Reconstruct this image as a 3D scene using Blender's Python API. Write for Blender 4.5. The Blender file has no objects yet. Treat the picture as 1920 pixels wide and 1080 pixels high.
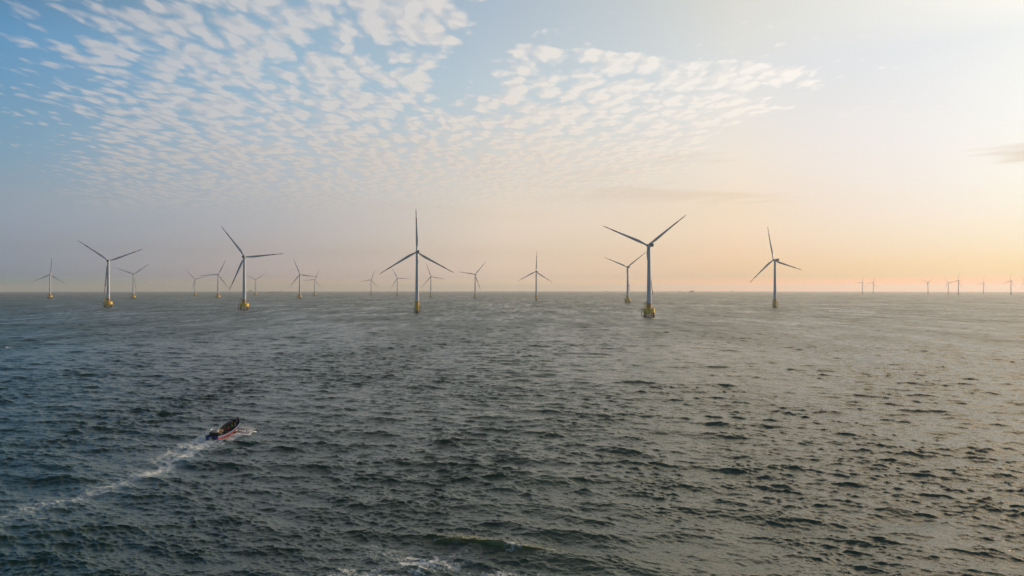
import bpy, bmesh, math, random
import numpy as np
from mathutils import Vector, Matrix

R_ = math.radians
C = bpy.context.scene.collection
sc = bpy.context.scene

# ------------------------------------------------------------------ constants
F = 1280.0            # focal length of the photograph in its own pixels (24 mm lens)
H_CAM = 38.0          # the drone hovers 38 m above the sea
Y_TRUE = 542.0        # picture row of the true horizontal
R_EARTH = 7.3e6       # effective earth radius (with refraction)
SUN_AZ, SUN_EL = 52.0, 9.0

# ------------------------------------------------------------------ camera
cam = bpy.data.cameras.new('camera')
camo = bpy.data.objects.new('camera', cam)
C.objects.link(camo)
sc.camera = camo
cam.sensor_width = 36.0
cam.lens = 24.0
cam.clip_start = 0.5
cam.clip_end = 90000.0
camo.location = (0, 0, H_CAM)
camo.rotation_euler = (R_(90.09), 0, 0)

# ------------------------------------------------------------------ render
sc.render.engine = 'CYCLES'
sc.cycles.use_denoising = True
sc.cycles.denoising_prefilter = 'NONE'
sc.cycles.max_bounces = 6
sc.cycles.glossy_bounces = 3
sc.cycles.diffuse_bounces = 2
sc.cycles.volume_bounces = 2
sc.cycles.sample_clamp_indirect = 6.0
sc.view_settings.view_transform = 'Standard'
sc.view_settings.look = 'None'
sc.view_settings.exposure = 0.0
sc.view_settings.gamma = 1.0

# ------------------------------------------------------------------ node helpers
class NT:
    def __init__(self, tree):
        self.t = tree
    def n(self, kind, **kw):
        nd = self.t.nodes.new(kind)
        for k, v in kw.items():
            setattr(nd, k, v)
        return nd
    def put(self, sock, v):
        if v is None:
            return
        if isinstance(v, bpy.types.NodeSocket):
            self.t.links.new(v, sock)
        else:
            sock.default_value = v
    def m(self, op, a, b=None, c=None, clamp=False):
        nd = self.n('ShaderNodeMath', operation=op, use_clamp=clamp)
        self.put(nd.inputs[0], a); self.put(nd.inputs[1], b); self.put(nd.inputs[2], c)
        return nd.outputs[0]
    def v(self, op, a, b=None, scale=None):
        nd = self.n('ShaderNodeVectorMath', operation=op)
        self.put(nd.inputs[0], a); self.put(nd.inputs[1], b)
        if scale is not None:
            self.put(nd.inputs['Scale'], scale)
        return nd.outputs['Value'] if op in ('DOT_PRODUCT', 'LENGTH', 'DISTANCE') else nd.outputs[0]
    def smooth(self, x, lo, hi, a=0.0, b=1.0):
        nd = self.n('ShaderNodeMapRange', interpolation_type='SMOOTHSTEP')
        for i, val in enumerate((x, lo, hi, a, b)):
            self.put(nd.inputs[i], val)
        return nd.outputs[0]
    def lin(self, x, lo, hi, a=0.0, b=1.0):
        nd = self.n('ShaderNodeMapRange')
        for i, val in enumerate((x, lo, hi, a, b)):
            self.put(nd.inputs[i], val)
        return nd.outputs[0]
    def mix(self, f, a, b, blend='MIX'):
        nd = self.n('ShaderNodeMix', data_type='RGBA', blend_type=blend)
        nd.clamp_factor = True
        self.put(nd.inputs[0], f); self.put(nd.inputs[6], a); self.put(nd.inputs[7], b)
        return nd.outputs[2]
    def noise(self, vec, scale, detail=3.0, rough=0.5, dist=0.0, dims='3D'):
        nd = self.n('ShaderNodeTexNoise', noise_dimensions=dims)
        self.put(nd.inputs['Vector'], vec); nd.inputs['Scale'].default_value = scale
        nd.inputs['Detail'].default_value = detail; nd.inputs['Roughness'].default_value = rough
        nd.inputs['Distortion'].default_value = dist
        return nd
    def ramp(self, f, stops):
        nd = self.n('ShaderNodeValToRGB')
        cr = nd.color_ramp
        while len(cr.elements) > 1:
            cr.elements.remove(cr.elements[-1])
        for i, (p, col) in enumerate(stops):
            e = cr.elements[0] if i == 0 else cr.elements.new(p)
            e.position = p
            e.color = (col[0], col[1], col[2], 1.0)
        self.put(nd.inputs[0], f)
        return nd.outputs[0]
    def xyz(self, x, y, z):
        nd = self.n('ShaderNodeCombineXYZ')
        self.put(nd.inputs[0], x); self.put(nd.inputs[1], y); self.put(nd.inputs[2], z)
        return nd.outputs[0]
    def sep(self, vec):
        nd = self.n('ShaderNodeSeparateXYZ')
        self.put(nd.inputs[0], vec)
        return nd.outputs

# ------------------------------------------------------------------ sky
# tint of the clear sky by elevation (rows, degrees) and by the cosine of the azimuth from the sun (columns)
SKY_EL = (0.0, 1.0, 3.0, 6.5, 11.0, 17.0, 23.0, 27.5, 35.0, 50.0)  # rows above the view: bright band added sunward to brighten the sea's reflections
SKY_COS = (0.0, 0.31, 0.61, 0.83, 0.97)
SKY_BACK = 0.8          # the sky behind the camera, away from the sun, is darker
#SKYTINT#
SKY_TINT = [
    [(0.593, 3.123, 4.000), (0.996, 1.540, 4.000), (1.214, 1.338, 2.506), (1.665, 1.604, 2.055), (1.443, 1.829, 2.202), (1.215, 1.987, 2.545), (0.751, 1.190, 1.398), (0.450, 0.700, 0.780), (0.400, 0.600, 0.620), (0.360, 0.550, 0.580)],
    [(4.000, 3.532, 4.000), (1.898, 1.941, 3.916), (1.810, 1.606, 2.446), (2.338, 1.855, 2.100), (2.964, 2.447, 2.404), (2.948, 2.880, 2.732), (2.979, 2.903, 2.734), (1.300, 1.200, 1.000), (0.600, 0.660, 0.600), (0.500, 0.620, 0.620)],
    [(4.000, 4.000, 4.000), (2.239, 2.200, 3.758), (2.293, 1.894, 2.389), (3.131, 2.219, 2.043), (3.633, 2.614, 2.198), (3.699, 2.969, 2.503), (3.697, 2.977, 2.510), (6.400, 3.700, 1.800), (1.300, 1.150, 0.800), (0.700, 0.800, 0.800)],
    [(3.599, 1.488, 0.332), (1.406, 1.417, 2.168), (1.817, 1.575, 1.909), (2.426, 1.883, 1.766), (3.080, 2.390, 2.071), (3.452, 2.816, 2.372), (4.148, 3.132, 2.263), (22.000, 13.000, 6.200), (5.000, 3.600, 2.100), (1.200, 1.100, 1.000)],
    [(2.001, 0.334, 0.150), (0.930, 1.108, 1.689), (1.105, 1.323, 2.088), (1.347, 1.587, 2.257), (1.594, 1.832, 2.304), (1.946, 2.142, 2.389), (3.383, 3.175, 2.615), (18.000, 12.000, 6.400), (5.000, 3.700, 2.200), (1.200, 1.100, 1.000)]]
#ENDTINT#
CLOUDS = True

def build_world():
    w = bpy.data.worlds.new("World")
    sc.world = w
    w.use_nodes = True
    t = NT(w.node_tree)
    bg = w.node_tree.nodes['Background']
    sky = t.n('ShaderNodeTexSky', sky_type='NISHITA', sun_disc=False)
    sky.sun_elevation = R_(SUN_EL)
    sky.sun_rotation = R_(SUN_AZ)
    sky.altitude = 0
    sky.air_density = 1.0
    sky.dust_density = 1.0
    sky.ozone_density = 1.5
    geo = t.n('ShaderNodeTexCoord')
    d = t.v('NORMALIZE', geo.outputs['Generated'])
    dx, dy, dz = t.sep(d)
    hor = t.m('MAXIMUM', t.m('SQRT', t.m('ADD', t.m('MULTIPLY', dx, dx), t.m('MULTIPLY', dy, dy))), 1e-4)
    el = t.m('MULTIPLY', t.m('ARCTAN2', dz, hor), 180 / math.pi)
    ca = t.m('DIVIDE', t.m('ADD', t.m('MULTIPLY', dx, math.sin(R_(SUN_AZ))), t.m('MULTIPLY', dy, math.cos(R_(SUN_AZ)))), hor)
    # elevation -> ramp position (square root spreads out the horizon)
    pos = t.m('SQRT', t.m('DIVIDE', t.m('MAXIMUM', el, 0.0), 50.0), clamp=True)
    tint = None
    cols = [[tuple(SKY_BACK * c for c in cc) for cc in SKY_TINT[0]]] + SKY_TINT
    cosn = (-0.75,) + SKY_COS
    for i, col in enumerate(cols):
        r = t.ramp(pos, [(math.sqrt(e / 50.0), tuple(c / 32.0 for c in cc)) for e, cc in zip(SKY_EL, col)])
        if tint is None:
            tint = r
        else:
            tint = t.mix(t.lin(ca, cosn[i - 1], cosn[i]), tint, r)
    # soften the glare next to the sun (brightest values scaled down)
    lum = t.v('DOT_PRODUCT', sky.outputs[0], (0.3, 0.5, 0.2))
    soft = t.v('SCALE', sky.outputs[0], scale=t.m('DIVIDE', 9.0, t.m('ADD', lum, 9.0)))
    clear = t.mix(1.0, soft, t.v('SCALE', tint, scale=32.0), 'MULTIPLY')
    out = clear
    if CLOUDS:
        # the cloud sheet: directions projected on a level layer
        z = t.m('MAXIMUM', dz, 0.02)
        px = t.m('DIVIDE', dx, z)
        py = t.m('DIVIDE', dy, z)
        p = t.xyz(px, py, 0.0)
        # large and small warps pull the cells out of shape
        warp = t.noise(p, 1.1, 2.0, 0.5, dims='2D')
        wv = t.v('SCALE', t.v('SUBTRACT', warp.outputs['Color'], (0.5, 0.5, 0.5)), scale=0.13)
        warp2 = t.noise(t.v('MULTIPLY', p, (1.0, 0.6, 1.0)), 5.0, 3.0, 0.6, dims='2D')
        wv2 = t.v('SCALE', t.v('SUBTRACT', warp2.outputs['Color'], (0.5, 0.5, 0.5)), scale=0.10)
        pw = t.v('ADD', t.v('ADD', p, wv), wv2)
        def cells(q, sx, sy):
            vo = t.n('ShaderNodeTexVoronoi', feature='SMOOTH_F1', voronoi_dimensions='2D')
            t.put(vo.inputs['Vector'], t.v('MULTIPLY', q, (sx, sy, 1.0)))
            vo.inputs['Scale'].default_value = 1.0
            vo.inputs['Smoothness'].default_value = 0.25
            vo.inputs['Randomness'].default_value = 1.0
            return vo.outputs['Distance']
        def puffs(offset):
            q = t.v('ADD', pw, offset)
            fb = t.noise(t.v('MULTIPLY', q, (2.4, 1.5, 1.0)), 1.0, 2.0, 0.5, dims='2D')
            fn = t.noise(t.v('MULTIPLY', q, (15.0, 8.0, 1.0)), 1.0, 5.0, 0.60, dims='2D')
            a = t.m('MULTIPLY', t.m('SUBTRACT', 0.50, cells(q, 8.8, 4.9)), 1.35)
            a = t.m('ADD', a, t.m('MULTIPLY', t.m('SUBTRACT', 0.45, cells(q, 19.0, 10.5)), 0.70))
            a = t.m('ADD', a, t.m('MULTIPLY', t.m('SUBTRACT', fb.outputs[0], 0.5), 1.15))
            return t.m('ADD', a, t.m('MULTIPLY', t.m('SUBTRACT', fn.outputs[0], 0.5), 0.80))
        dens = puffs((0.0, 0.0, 0.0))
        dens_sun = puffs((0.055 * math.sin(R_(SUN_AZ)), 0.075 * math.cos(R_(SUN_AZ)), 0.0))
        # where the field of cloudlets lies
        ed = t.noise(p, 2.2, 4.0, 0.6, dims='2D')
        jag = t.m('MULTIPLY', t.m('SUBTRACT', ed.outputs[0], 0.5), 1.0)
        xb = t.smooth(py, 2.70, 3.10, -0.10, 1.36)
        right = t.smooth(t.m('SUBTRACT', t.m('ADD', xb, t.m('MULTIPLY', jag, 1.1)), px), -0.22, 0.18)
        xl = t.m('MULTIPLY_ADD', t.m('SUBTRACT', py, 2.3), -0.60, -1.25)
        left = t.smooth(t.m('SUBTRACT', px, t.m('ADD', xl, jag)), -1.15, 0.35)
        wedge = t.smooth(t.m('ADD', t.m('ABSOLUTE', t.m('SUBTRACT', px, t.m('MULTIPLY_ADD', t.m('SUBTRACT', py, 3.0), -0.25, -0.14))),
                                 t.m('MULTIPLY', jag, 0.3)), 0.0, 0.24)
        wedge = t.m('MAXIMUM', wedge, t.smooth(py, 3.3, 4.2))
        cover = t.m('MULTIPLY', t.m('MULTIPLY', right, left), wedge)
        thr = t.m('MULTIPLY_ADD', cover, -1.12, 0.80)
        alpha = t.smooth(t.m('SUBTRACT', dens, thr), -0.14, 0.72)
        far = t.smooth(py, 4.2, 10.5, 1.0, 0.0)
        alpha = t.m('MULTIPLY', t.m('MULTIPLY', alpha, far), t.lin(ca, 0.0, 0.7, 0.64, 0.82))
        alpha = t.m('MULTIPLY', alpha, t.smooth(dz, 0.01, 0.05))
        shade = t.smooth(t.m('SUBTRACT', dens, dens_sun), -0.30, 0.30)     # 1 = faces the sun
        thick = t.smooth(t.m('SUBTRACT', dens, thr), 0.1, 1.0)
        lit = t.ramp(t.lin(ca, 0.0, 1.0), [(0.0, (0.60, 0.57, 0.57)), (0.31, (0.70, 0.655, 0.63)), (0.61, (0.86, 0.79, 0.72)),
                                            (0.83, (0.98, 0.93, 0.86)), (1.0, (1.15, 1.08, 0.98))])
        dark = t.ramp(t.lin(ca, 0.0, 1.0), [(0.0, (0.44, 0.45, 0.49)), (0.31, (0.52, 0.525, 0.55)), (0.61, (0.68, 0.655, 0.635)),
                                             (0.83, (0.84, 0.80, 0.76)), (1.0, (1.0, 0.92, 0.83))])
        sh = t.m('MULTIPLY', t.m('SUBTRACT', 1.0, t.m('MULTIPLY', thick, 0.5)), 0.35)
        col = t.mix(t.m('ADD', t.m('MULTIPLY', shade, 0.72), sh, clamp=True), dark, lit)
        warm = t.smooth(py, 3.0, 6.0)
        col = t.mix(warm, col, t.mix(1.0, col, (0.93, 0.87, 0.80, 1.0), 'MULTIPLY'))
        col = t.v('SCALE', col, scale=1.0 / 0.1)
        out = t.mix(alpha, clear, col)
        # long low streaks of cloud towards the sun
        az = t.m('MULTIPLY', t.m('ARCTAN2', dx, dy), 180 / math.pi)
        st = t.noise(t.xyz(t.m('MULTIPLY', az, 0.055), t.m('MULTIPLY', el, 0.75), 3.7), 1.0, 4.0, 0.55, 0.4, dims='2D')
        band = t.m('MULTIPLY', t.smooth(el, 4.0, 6.5), t.smooth(el, 14.5, 12.5, 0.0, 1.0))
        st1 = t.m('MULTIPLY', t.smooth(st.outputs[0], 0.54, 0.74), band)
        st1 = t.m('MULTIPLY', t.m('MULTIPLY', st1, t.smooth(az, -5.0, 15.0, 0.12, 0.42)), t.smooth(az, 27.0, 20.0, 0.0, 1.0))
        fine = t.noise(t.xyz(t.m('MULTIPLY', az, 0.16), t.m('MULTIPLY_ADD', az, -0.10, t.m('MULTIPLY', el, 2.2)), 1.0), 1.0, 4.0, 0.6, dims='2D')
        bx = t.m('DIVIDE', t.m('SUBTRACT', az, 38.4), 4.2)
        by = t.m('DIVIDE', t.m('SUBTRACT', t.m('MULTIPLY_ADD', t.m('SUBTRACT', az, 36.0), 0.06, el), 9.1), 0.75)
        r2 = t.m('SQRT', t.m('ADD', t.m('MULTIPLY', bx, bx), t.m('MULTIPLY', by, by)))
        bar = t.smooth(t.m('ADD', r2, t.m('MULTIPLY', t.m('SUBTRACT', fine.outputs[0], 0.5), 1.5)), 0.3, 1.2, 1.0, 0.0)
        st1 = t.m('MAXIMUM', st1, bar)
        out = t.mix(t.m('MULTIPLY', st1, 0.55), out, t.mix(1.0, out, (0.74, 0.60, 0.48, 1.0), 'MULTIPLY'))
    t.t.links.new(out, bg.inputs[0])
    bg.inputs[1].default_value = 0.1
    w.cycles.sampling_method = 'MANUAL'
    w.cycles.sample_map_resolution = 512

build_world()

# ------------------------------------------------------------------ sun
sun = bpy.data.lights.new('sun', 'SUN')
suno = bpy.data.objects.new('sun', sun)
C.objects.link(suno)
sun.energy = 3.0
sun.angle = R_(0.53)
sun.color = (1.0, 0.76, 0.52)
sd = Vector((math.sin(R_(SUN_AZ)) * math.cos(R_(SUN_EL)), math.cos(R_(SUN_AZ)) * math.cos(R_(SUN_EL)), math.sin(R_(SUN_EL))))
suno.rotation_euler = sd.to_track_quat('Z', 'Y').to_euler()
suno.location = (0, 0, 400)

# ------------------------------------------------------------------ geometry helpers
def ground_at(px, py):
    """point of the sea under a row and column of the photograph"""
    Y = F * H_CAM / (py - Y_TRUE)
    return (px - 960.0) / F * Y, Y

class MB:
    def __init__(self):
        self.bm = bmesh.new()
    def ring(self, pts):
        return [self.bm.verts.new(p) for p in pts]
    def bridge(self, a, b):
        n = len(a)
        for i in range(n):
            try:
                self.bm.faces.new((a[i], a[(i + 1) % n], b[(i + 1) % n], b[i]))
            except ValueError:
                pass
    def cap(self, r, flip=False):
        try:
            self.bm.faces.new(list(reversed(r)) if flip else r)
        except ValueError:
            pass
    def lathe(self, prof, n=24, cx=0.0, cy=0.0):
        prev = None
        for i, (r, z) in enumerate(prof):
            rr = self.ring([(cx + r * math.cos(2 * math.pi * k / n), cy + r * math.sin(2 * math.pi * k / n), z) for k in range(n)])
            if prev:
                self.bridge(prev, rr)
            else:
                self.cap(rr, True)
            prev = rr
        self.cap(prev)
    def tube(self, a, b, r0, r1=None, n=8):
        r1 = r0 if r1 is None else r1
        a, b = Vector(a), Vector(b)
        d = (b - a).normalized()
        u = d.orthogonal().normalized(); w = d.cross(u)
        ra = self.ring([a + (u * math.cos(2 * math.pi * k / n) + w * math.sin(2 * math.pi * k / n)) * r0 for k in range(n)])
        rb = self.ring([b + (u * math.cos(2 * math.pi * k / n) + w * math.sin(2 * math.pi * k / n)) * r1 for k in range(n)])
        self.bridge(ra, rb); self.cap(ra, True); self.cap(rb)
    def box(self, lo, hi, bev=0.0):
        x0, y0, z0 = lo; x1, y1, z1 = hi
        if bev <= 0:
            v = [self.bm.verts.new(p) for p in ((x0, y0, z0), (x1, y0, z0), (x1, y1, z0), (x0, y1, z0), (x0, y0, z1), (x1, y0, z1), (x1, y1, z1), (x0, y1, z1))]
            for f in ((0, 3, 2, 1), (4, 5, 6, 7), (0, 1, 5, 4), (1, 2, 6, 5), (2, 3, 7, 6), (3, 0, 4, 7)):
                self.bm.faces.new([v[i] for i in f])
        else:
            tmp = bmesh.new()
            m = Matrix.Translation(((x0 + x1) / 2, (y0 + y1) / 2, (z0 + z1) / 2)) @ Matrix.Diagonal((x1 - x0, y1 - y0, z1 - z0, 1))
            bmesh.ops.create_cube(tmp, size=1.0, matrix=m)
            bmesh.ops.bevel(tmp, geom=tmp.edges[:], offset=bev, segments=2, affect='EDGES', profile=0.5)
            me = bpy.data.meshes.new('tmp'); tmp.to_mesh(me); tmp.free()
            self.bm.from_mesh(me); bpy.data.meshes.remove(me)
    def sphere(self, c, r, sx=1.0, sy=1.0, sz=1.0, sub=2, jitter=0.0, rnd=None):
        tmp = bmesh.new()
        bmesh.ops.create_icosphere(tmp, subdivisions=sub, radius=1.0)
        for v in tmp.verts:
            k = 1.0 + (rnd.uniform(-jitter, jitter) if jitter else 0.0)
            v.co = Vector((c[0] + v.co.x * r * sx * k, c[1] + v.co.y * r * sy * k, c[2] + v.co.z * r * sz * k))
        me = bpy.data.meshes.new('tmp'); tmp.to_mesh(me); tmp.free()
        self.bm.from_mesh(me); bpy.data.meshes.remove(me)
    def build(self, name, mat, parent=None, smooth=True, angle=40):
        me = bpy.data.meshes.new(name)
        bmesh.ops.recalc_face_normals(self.bm, faces=self.bm.faces[:])
        self.bm.to_mesh(me); self.bm.free()
        for m in (mat if isinstance(mat, (list, tuple)) else [mat]):
            me.materials.append(m)
        if smooth:
            me.shade_smooth()
            me.set_sharp_from_angle(angle=R_(angle))
        o = bpy.data.objects.new(name, me)
        C.objects.link(o)
        o.parent = parent
        return o

def thing(name, label, cat, loc=(0, 0, 0), rz=0.0, group=None):
    o = bpy.data.objects.new(name, None)
    C.objects.link(o)
    o.location = loc
    o.rotation_euler = (0, 0, rz)
    o.empty_display_size = 1.0
    return tag(o, label, cat, group)

def tag(o, label, cat, group=None):
    o['label'] = label
    o['category'] = cat
    if group:
        o['group'] = group
    return o

def copy_tree(o, parent=None):
    c = o.copy()
    C.objects.link(c)
    c.parent = parent
    for ch in o.children:
        copy_tree(ch, c)
    return c

# ------------------------------------------------------------------ materials
def principled(name):
    m = bpy.data.materials.new(name)
    m.use_nodes = True
    t = NT(m.node_tree)
    return m, t, m.node_tree.nodes['Principled BSDF']

def paint(name, col, rough=0.4, dirt=0.25, scale=0.6, dirtcol=(0.10, 0.085, 0.07), stretch=(1, 1, 0.25), metal=0.0):
    m, t, b = principled(name)
    oc = t.n('ShaderNodeTexCoord').outputs['Object']
    n = t.noise(t.v('MULTIPLY', oc, stretch), scale, 5.0, 0.6)
    n2 = t.noise(oc, scale * 6, 3.0, 0.5)
    f = t.m('MULTIPLY', t.smooth(n.outputs[0], 0.48, 0.78), dirt)
    c = t.mix(f, (*col, 1.0), (*dirtcol, 1.0))
    c = t.mix(t.m('MULTIPLY', n2.outputs[0], 0.16), c, (col[0] * 0.7, col[1] * 0.7, col[2] * 0.7, 1.0))
    t.t.links.new(c, b.inputs['Base Color'])
    t.put(b.inputs['Roughness'], t.m('MULTIPLY_ADD', n.outputs[0], 0.25, rough - 0.1))
    b.inputs['Metallic'].default_value = metal
    return m

def blade_paint():
    m, t, b = principled('blade_white_with_red_bands')
    oc = t.n('ShaderNodeTexCoord').outputs['Object']
    x, y, z = t.sep(oc)
    red = t.m('MAXIMUM', t.m('MULTIPLY', t.m('GREATER_THAN', z, 48.0), t.m('LESS_THAN', z, 55.0)), t.m('GREATER_THAN', z, 62.0))
    n = t.noise(t.v('MULTIPLY', oc, (1, 1, 0.1)), 0.7, 4.0)
    w = t.mix(t.m('MULTIPLY', n.outputs[0], 0.3), (0.58, 0.61, 0.65, 1), (0.44, 0.46, 0.48, 1))
    c = t.mix(red, w, (0.38, 0.035, 0.03, 1))
    t.t.links.new(c, b.inputs['Base Color'])
    b.inputs['Roughness'].default_value = 0.4
    return m

def pile_paint(z_dark):
    m, t, b = principled('weathered_pile_paint')
    oc = t.n('ShaderNodeTexCoord').outputs['Object']
    x, y, z = t.sep(oc)
    n = t.noise(oc, 0.8, 5.0, 0.6)
    zz = t.m('ADD', z, t.m('MULTIPLY', t.m('SUBTRACT', n.outputs[0], 0.5), 1.6))
    k = t.smooth(zz, z_dark - 0.4, z_dark + 0.3)
    rust = t.mix(t.smooth(n.outputs[0], 0.42, 0.66), (0.50, 0.25, 0.04, 1), (0.20, 0.085, 0.035, 1))
    c = t.mix(k, (0.022, 0.022, 0.02, 1), rust)
    t.t.links.new(c, b.inputs['Base Color'])
    b.inputs['Roughness'].default_value = 0.6
    return m

def monopile_paint():
    m, t, b = principled('yellow_monopile_paint')
    oc = t.n('ShaderNodeTexCoord').outputs['Object']
    x, y, z = t.sep(oc)
    n = t.noise(t.v('MULTIPLY', oc, (1, 1, 0.2)), 0.7, 5.0, 0.6)
    zz = t.m('ADD', z, t.m('MULTIPLY', t.m('SUBTRACT', n.outputs[0], 0.5), 1.2))
    yel = t.mix(t.smooth(n.outputs[0], 0.5, 0.75), (0.90, 0.53, 0.006, 1), (0.50, 0.22, 0.03, 1))
    low = t.mix(t.smooth(zz, 4.8, 5.4), (0.42, 0.26, 0.06, 1), yel)
    c = t.mix(t.smooth(zz, 1.6, 2.1), (0.02, 0.02, 0.018, 1), low)
    t.t.links.new(c, b.inputs['Base Color'])
    b.inputs['Roughness'].default_value = 0.5
    return m

M = {}
M['tower'] = paint('tower_grey_white_paint', (0.60, 0.63, 0.67), 0.4, 0.16, 0.25, (0.30, 0.29, 0.27), (1, 1, 0.06))
M['yellow'] = paint('safety_yellow_paint', (0.92, 0.57, 0.005), 0.45, 0.22, 0.5, (0.25, 0.12, 0.03))
M['orange'] = paint('rust_streaked_yellow_paint', (0.55, 0.24, 0.02), 0.5, 0.75, 0.7, (0.20, 0.075, 0.03), (1, 1, 0.12))
M['steel'] = paint('rusty_brown_steel', (0.16, 0.075, 0.04), 0.6, 0.5, 1.5, (0.05, 0.035, 0.03))
M['louvre'] = paint('dark_louvre', (0.045, 0.04, 0.035), 0.6, 0.3, 1.5, (0.02, 0.02, 0.02))
M['blade'] = blade_paint()
M['pile'] = pile_paint(2.6)
M['mono'] = monopile_paint()

# ------------------------------------------------------------------ sea
def ocean_tile(N, L, lam_lo, lam_hi, cuts, seed, wind_az, spread, kp, alpha):
    """one periodic wave field, low-passed at each wavelength in cuts; returns [(h, dx, dy), ...]"""
    rs = np.random.RandomState(seed)
    k1 = 2 * np.pi * np.fft.fftfreq(N, L / N)
    kx, ky = np.meshgrid(k1, k1, indexing='xy')
    k = np.hypot(kx, ky); k[0, 0] = 1e-6
    th = np.arctan2(ky, kx) - wind_az
    S = alpha / 2 * k ** -4 * np.exp(-1.25 * np.minimum((kp / k) ** 2, 60)) * (1 + 1.2 * np.clip(np.log(k / 1.0), 0, 1.0) + 3.0 * np.clip(np.log(k / 3.0), 0, 1.0))
    s = np.clip(spread * (k / kp) ** -0.35, 1.2, 40)
    D = np.abs(np.cos(th / 2)) ** (2 * s)
    tt = np.linspace(-np.pi, np.pi, 721)
    sg = np.linspace(1.2, 40.0, 80)
    nz = np.array([np.sum(np.abs(np.cos(tt / 2)) ** (2 * q)) * (tt[1] - tt[0]) for q in sg])
    D = D / np.interp(s, sg, nz)
    band = (k > 2 * np.pi / lam_hi) & (k <= 2 * np.pi / lam_lo)
    amp = np.sqrt(S * D * band) * (2 * np.pi / L)
    ph = rs.uniform(0, 2 * np.pi, (N, N))
    g = np.sqrt(-np.log(rs.uniform(1e-6, 1, (N, N))))
    A = amp * g * np.exp(1j * ph)
    res = []
    for c in cuts:
        lp = np.exp(-((k * c / (2 * np.pi)) ** 6)) if c > 0 else 1.0
        B = A * lp * N * N * 1.0
        res.append(tuple(np.real(np.fft.ifft2(q)).astype(np.float32) * math.sqrt(2.0) / math.sqrt(1.0)
                         for q in (B, 1j * kx / k * B, 1j * ky / k * B)))
    return res

def sample(tile, L, rot, x, y):
    N = tile.shape[0]
    c, s = math.cos(rot), math.sin(rot)
    u = (x * c + y * s) * (N / L)
    v = (-x * s + y * c) * (N / L)
    i = np.floor(u).astype(np.int64); j = np.floor(v).astype(np.int64)
    fu = (u - i).astype(np.float32); fv = (v - j).astype(np.float32)
    i0 = i % N; i1 = (i + 1) % N; j0 = j % N; j1 = (j + 1) % N
    return (tile[j0, i0] * (1 - fu) + tile[j0, i1] * fu) * (1 - fv) + (tile[j1, i0] * (1 - fu) + tile[j1, i1] * fu) * fv

ALPHA = 0.031
KP = 2 * np.pi / 19.0
WIND_AZ = R_(-90.0 - 14.0)          # direction the waves run to, from +X counter-clockwise
CHOP = 1.15

def noise_tile(N, lo, hi, L, seed):
    rs = np.random.RandomState(seed)
    k1 = np.fft.fftfreq(N, L / N)
    k = np.hypot(*np.meshgrid(k1, k1))
    A = np.fft.fft2(rs.randn(N, N)) * ((k > 1 / hi) & (k < 1 / lo)) / np.maximum(k, 1e-6)
    t = np.real(np.fft.ifft2(A))
    return (t / t.std()).astype(np.float32)

def seg_dist(x, y, pts):
    """distance to a polyline and the parameter (0..1) along it"""
    best = np.full(x.shape, 1e9); par = np.zeros(x.shape); side = np.zeros(x.shape)
    n = len(pts) - 1
    for i in range(n):
        ax, ay = pts[i]; bx, by = pts[i + 1]
        ex, ey = bx - ax, by - ay
        q = np.clip(((x - ax) * ex + (y - ay) * ey) / (ex * ex + ey * ey), 0, 1)
        d = np.hypot(x - ax - q * ex, y - ay - q * ey)
        m = d < best
        best = np.where(m, d, best); par = np.where(m, (i + q) / n, par)
        side = np.where(m, np.sign(ex * (y - ay) - ey * (x - ax)), side)
    return best, par, side

BOAT_X, BOAT_Y, BOAT_RZ = -75.0, 170.6, R_(-3.0)
TURBINES = [
    # base column, base row, hub column, hub row, rotor phase, rotor azimuth, pile cap?
    (94, 559, 94, 514, 4.0, -27, True), (203, 575, 203, 488, 67.0, -25, True), (250, 559, 249, 512, 52.0, -25, True),
    (366, 554, 366, 522, 75.0, -22, True), (409, 559, 409, 513, 25.0, -22, True), (458, 580, 459, 481, 84.0, -13, True),
    (479, 553, 479, 522, 56.5, -13, True), (562, 559, 562, 513, 98.0, -12, True), (590, 553, 590, 522, 24.0, -13, True),
    (696, 553, 696.5, 523, 19.0, -13, False), (745, 555, 745, 520.5, 91.0, -10, False), (782, 586, 782.5, 472, 118.5, -14, False),
    (808, 557, 808, 518, 100.0, -10, False), (891, 559, 891, 513, 39.0, -10, False), (1005.5, 563, 1006, 509, 2.0, -10, False),
    (1177, 568, 1177, 500, 52.0, -8, True), (1217, 594, 1217.5, 460.5, 52.0, -9, True), (1453, 577, 1453, 488, 107.0, -11, False),
    (1617, 551, 1617, 530.5, 23.5, -13, False), (1637.5, 551, 1637.5, 531, 19.5, -13, False), (1740, 551, 1740, 530, 51.0, -10, False),
    (1778, 551, 1778, 531, 83.0, -13, False), (1797, 553, 1797, 527.5, 16.0, -13, False), (1844, 551, 1844, 531.5, 13.0, -13, False),
    (1895.5, 553, 1895.5, 527.5, 8.5, -15, False), (1921.5, 552, 1921.5, 530, 88.0, -13, False)]
HUB = 98.0

def turbine_place(t):
    bx, by, hx, hy = t[:4]
    d1 = HUB * F / (by - hy)
    dp = by - Y_TRUE; a = F / (2 * R_EARTH)
    disc = dp * dp - 4 * a * F * H_CAM
    d2 = (dp - math.sqrt(disc)) / (2 * a) if disc > 0 else d1
    Y = 0.6 * d1 + 0.4 * d2
    X = (bx - 960.0) / F * Y
    return X, Y, -(X * X + Y * Y) / (2 * R_EARTH)

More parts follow.
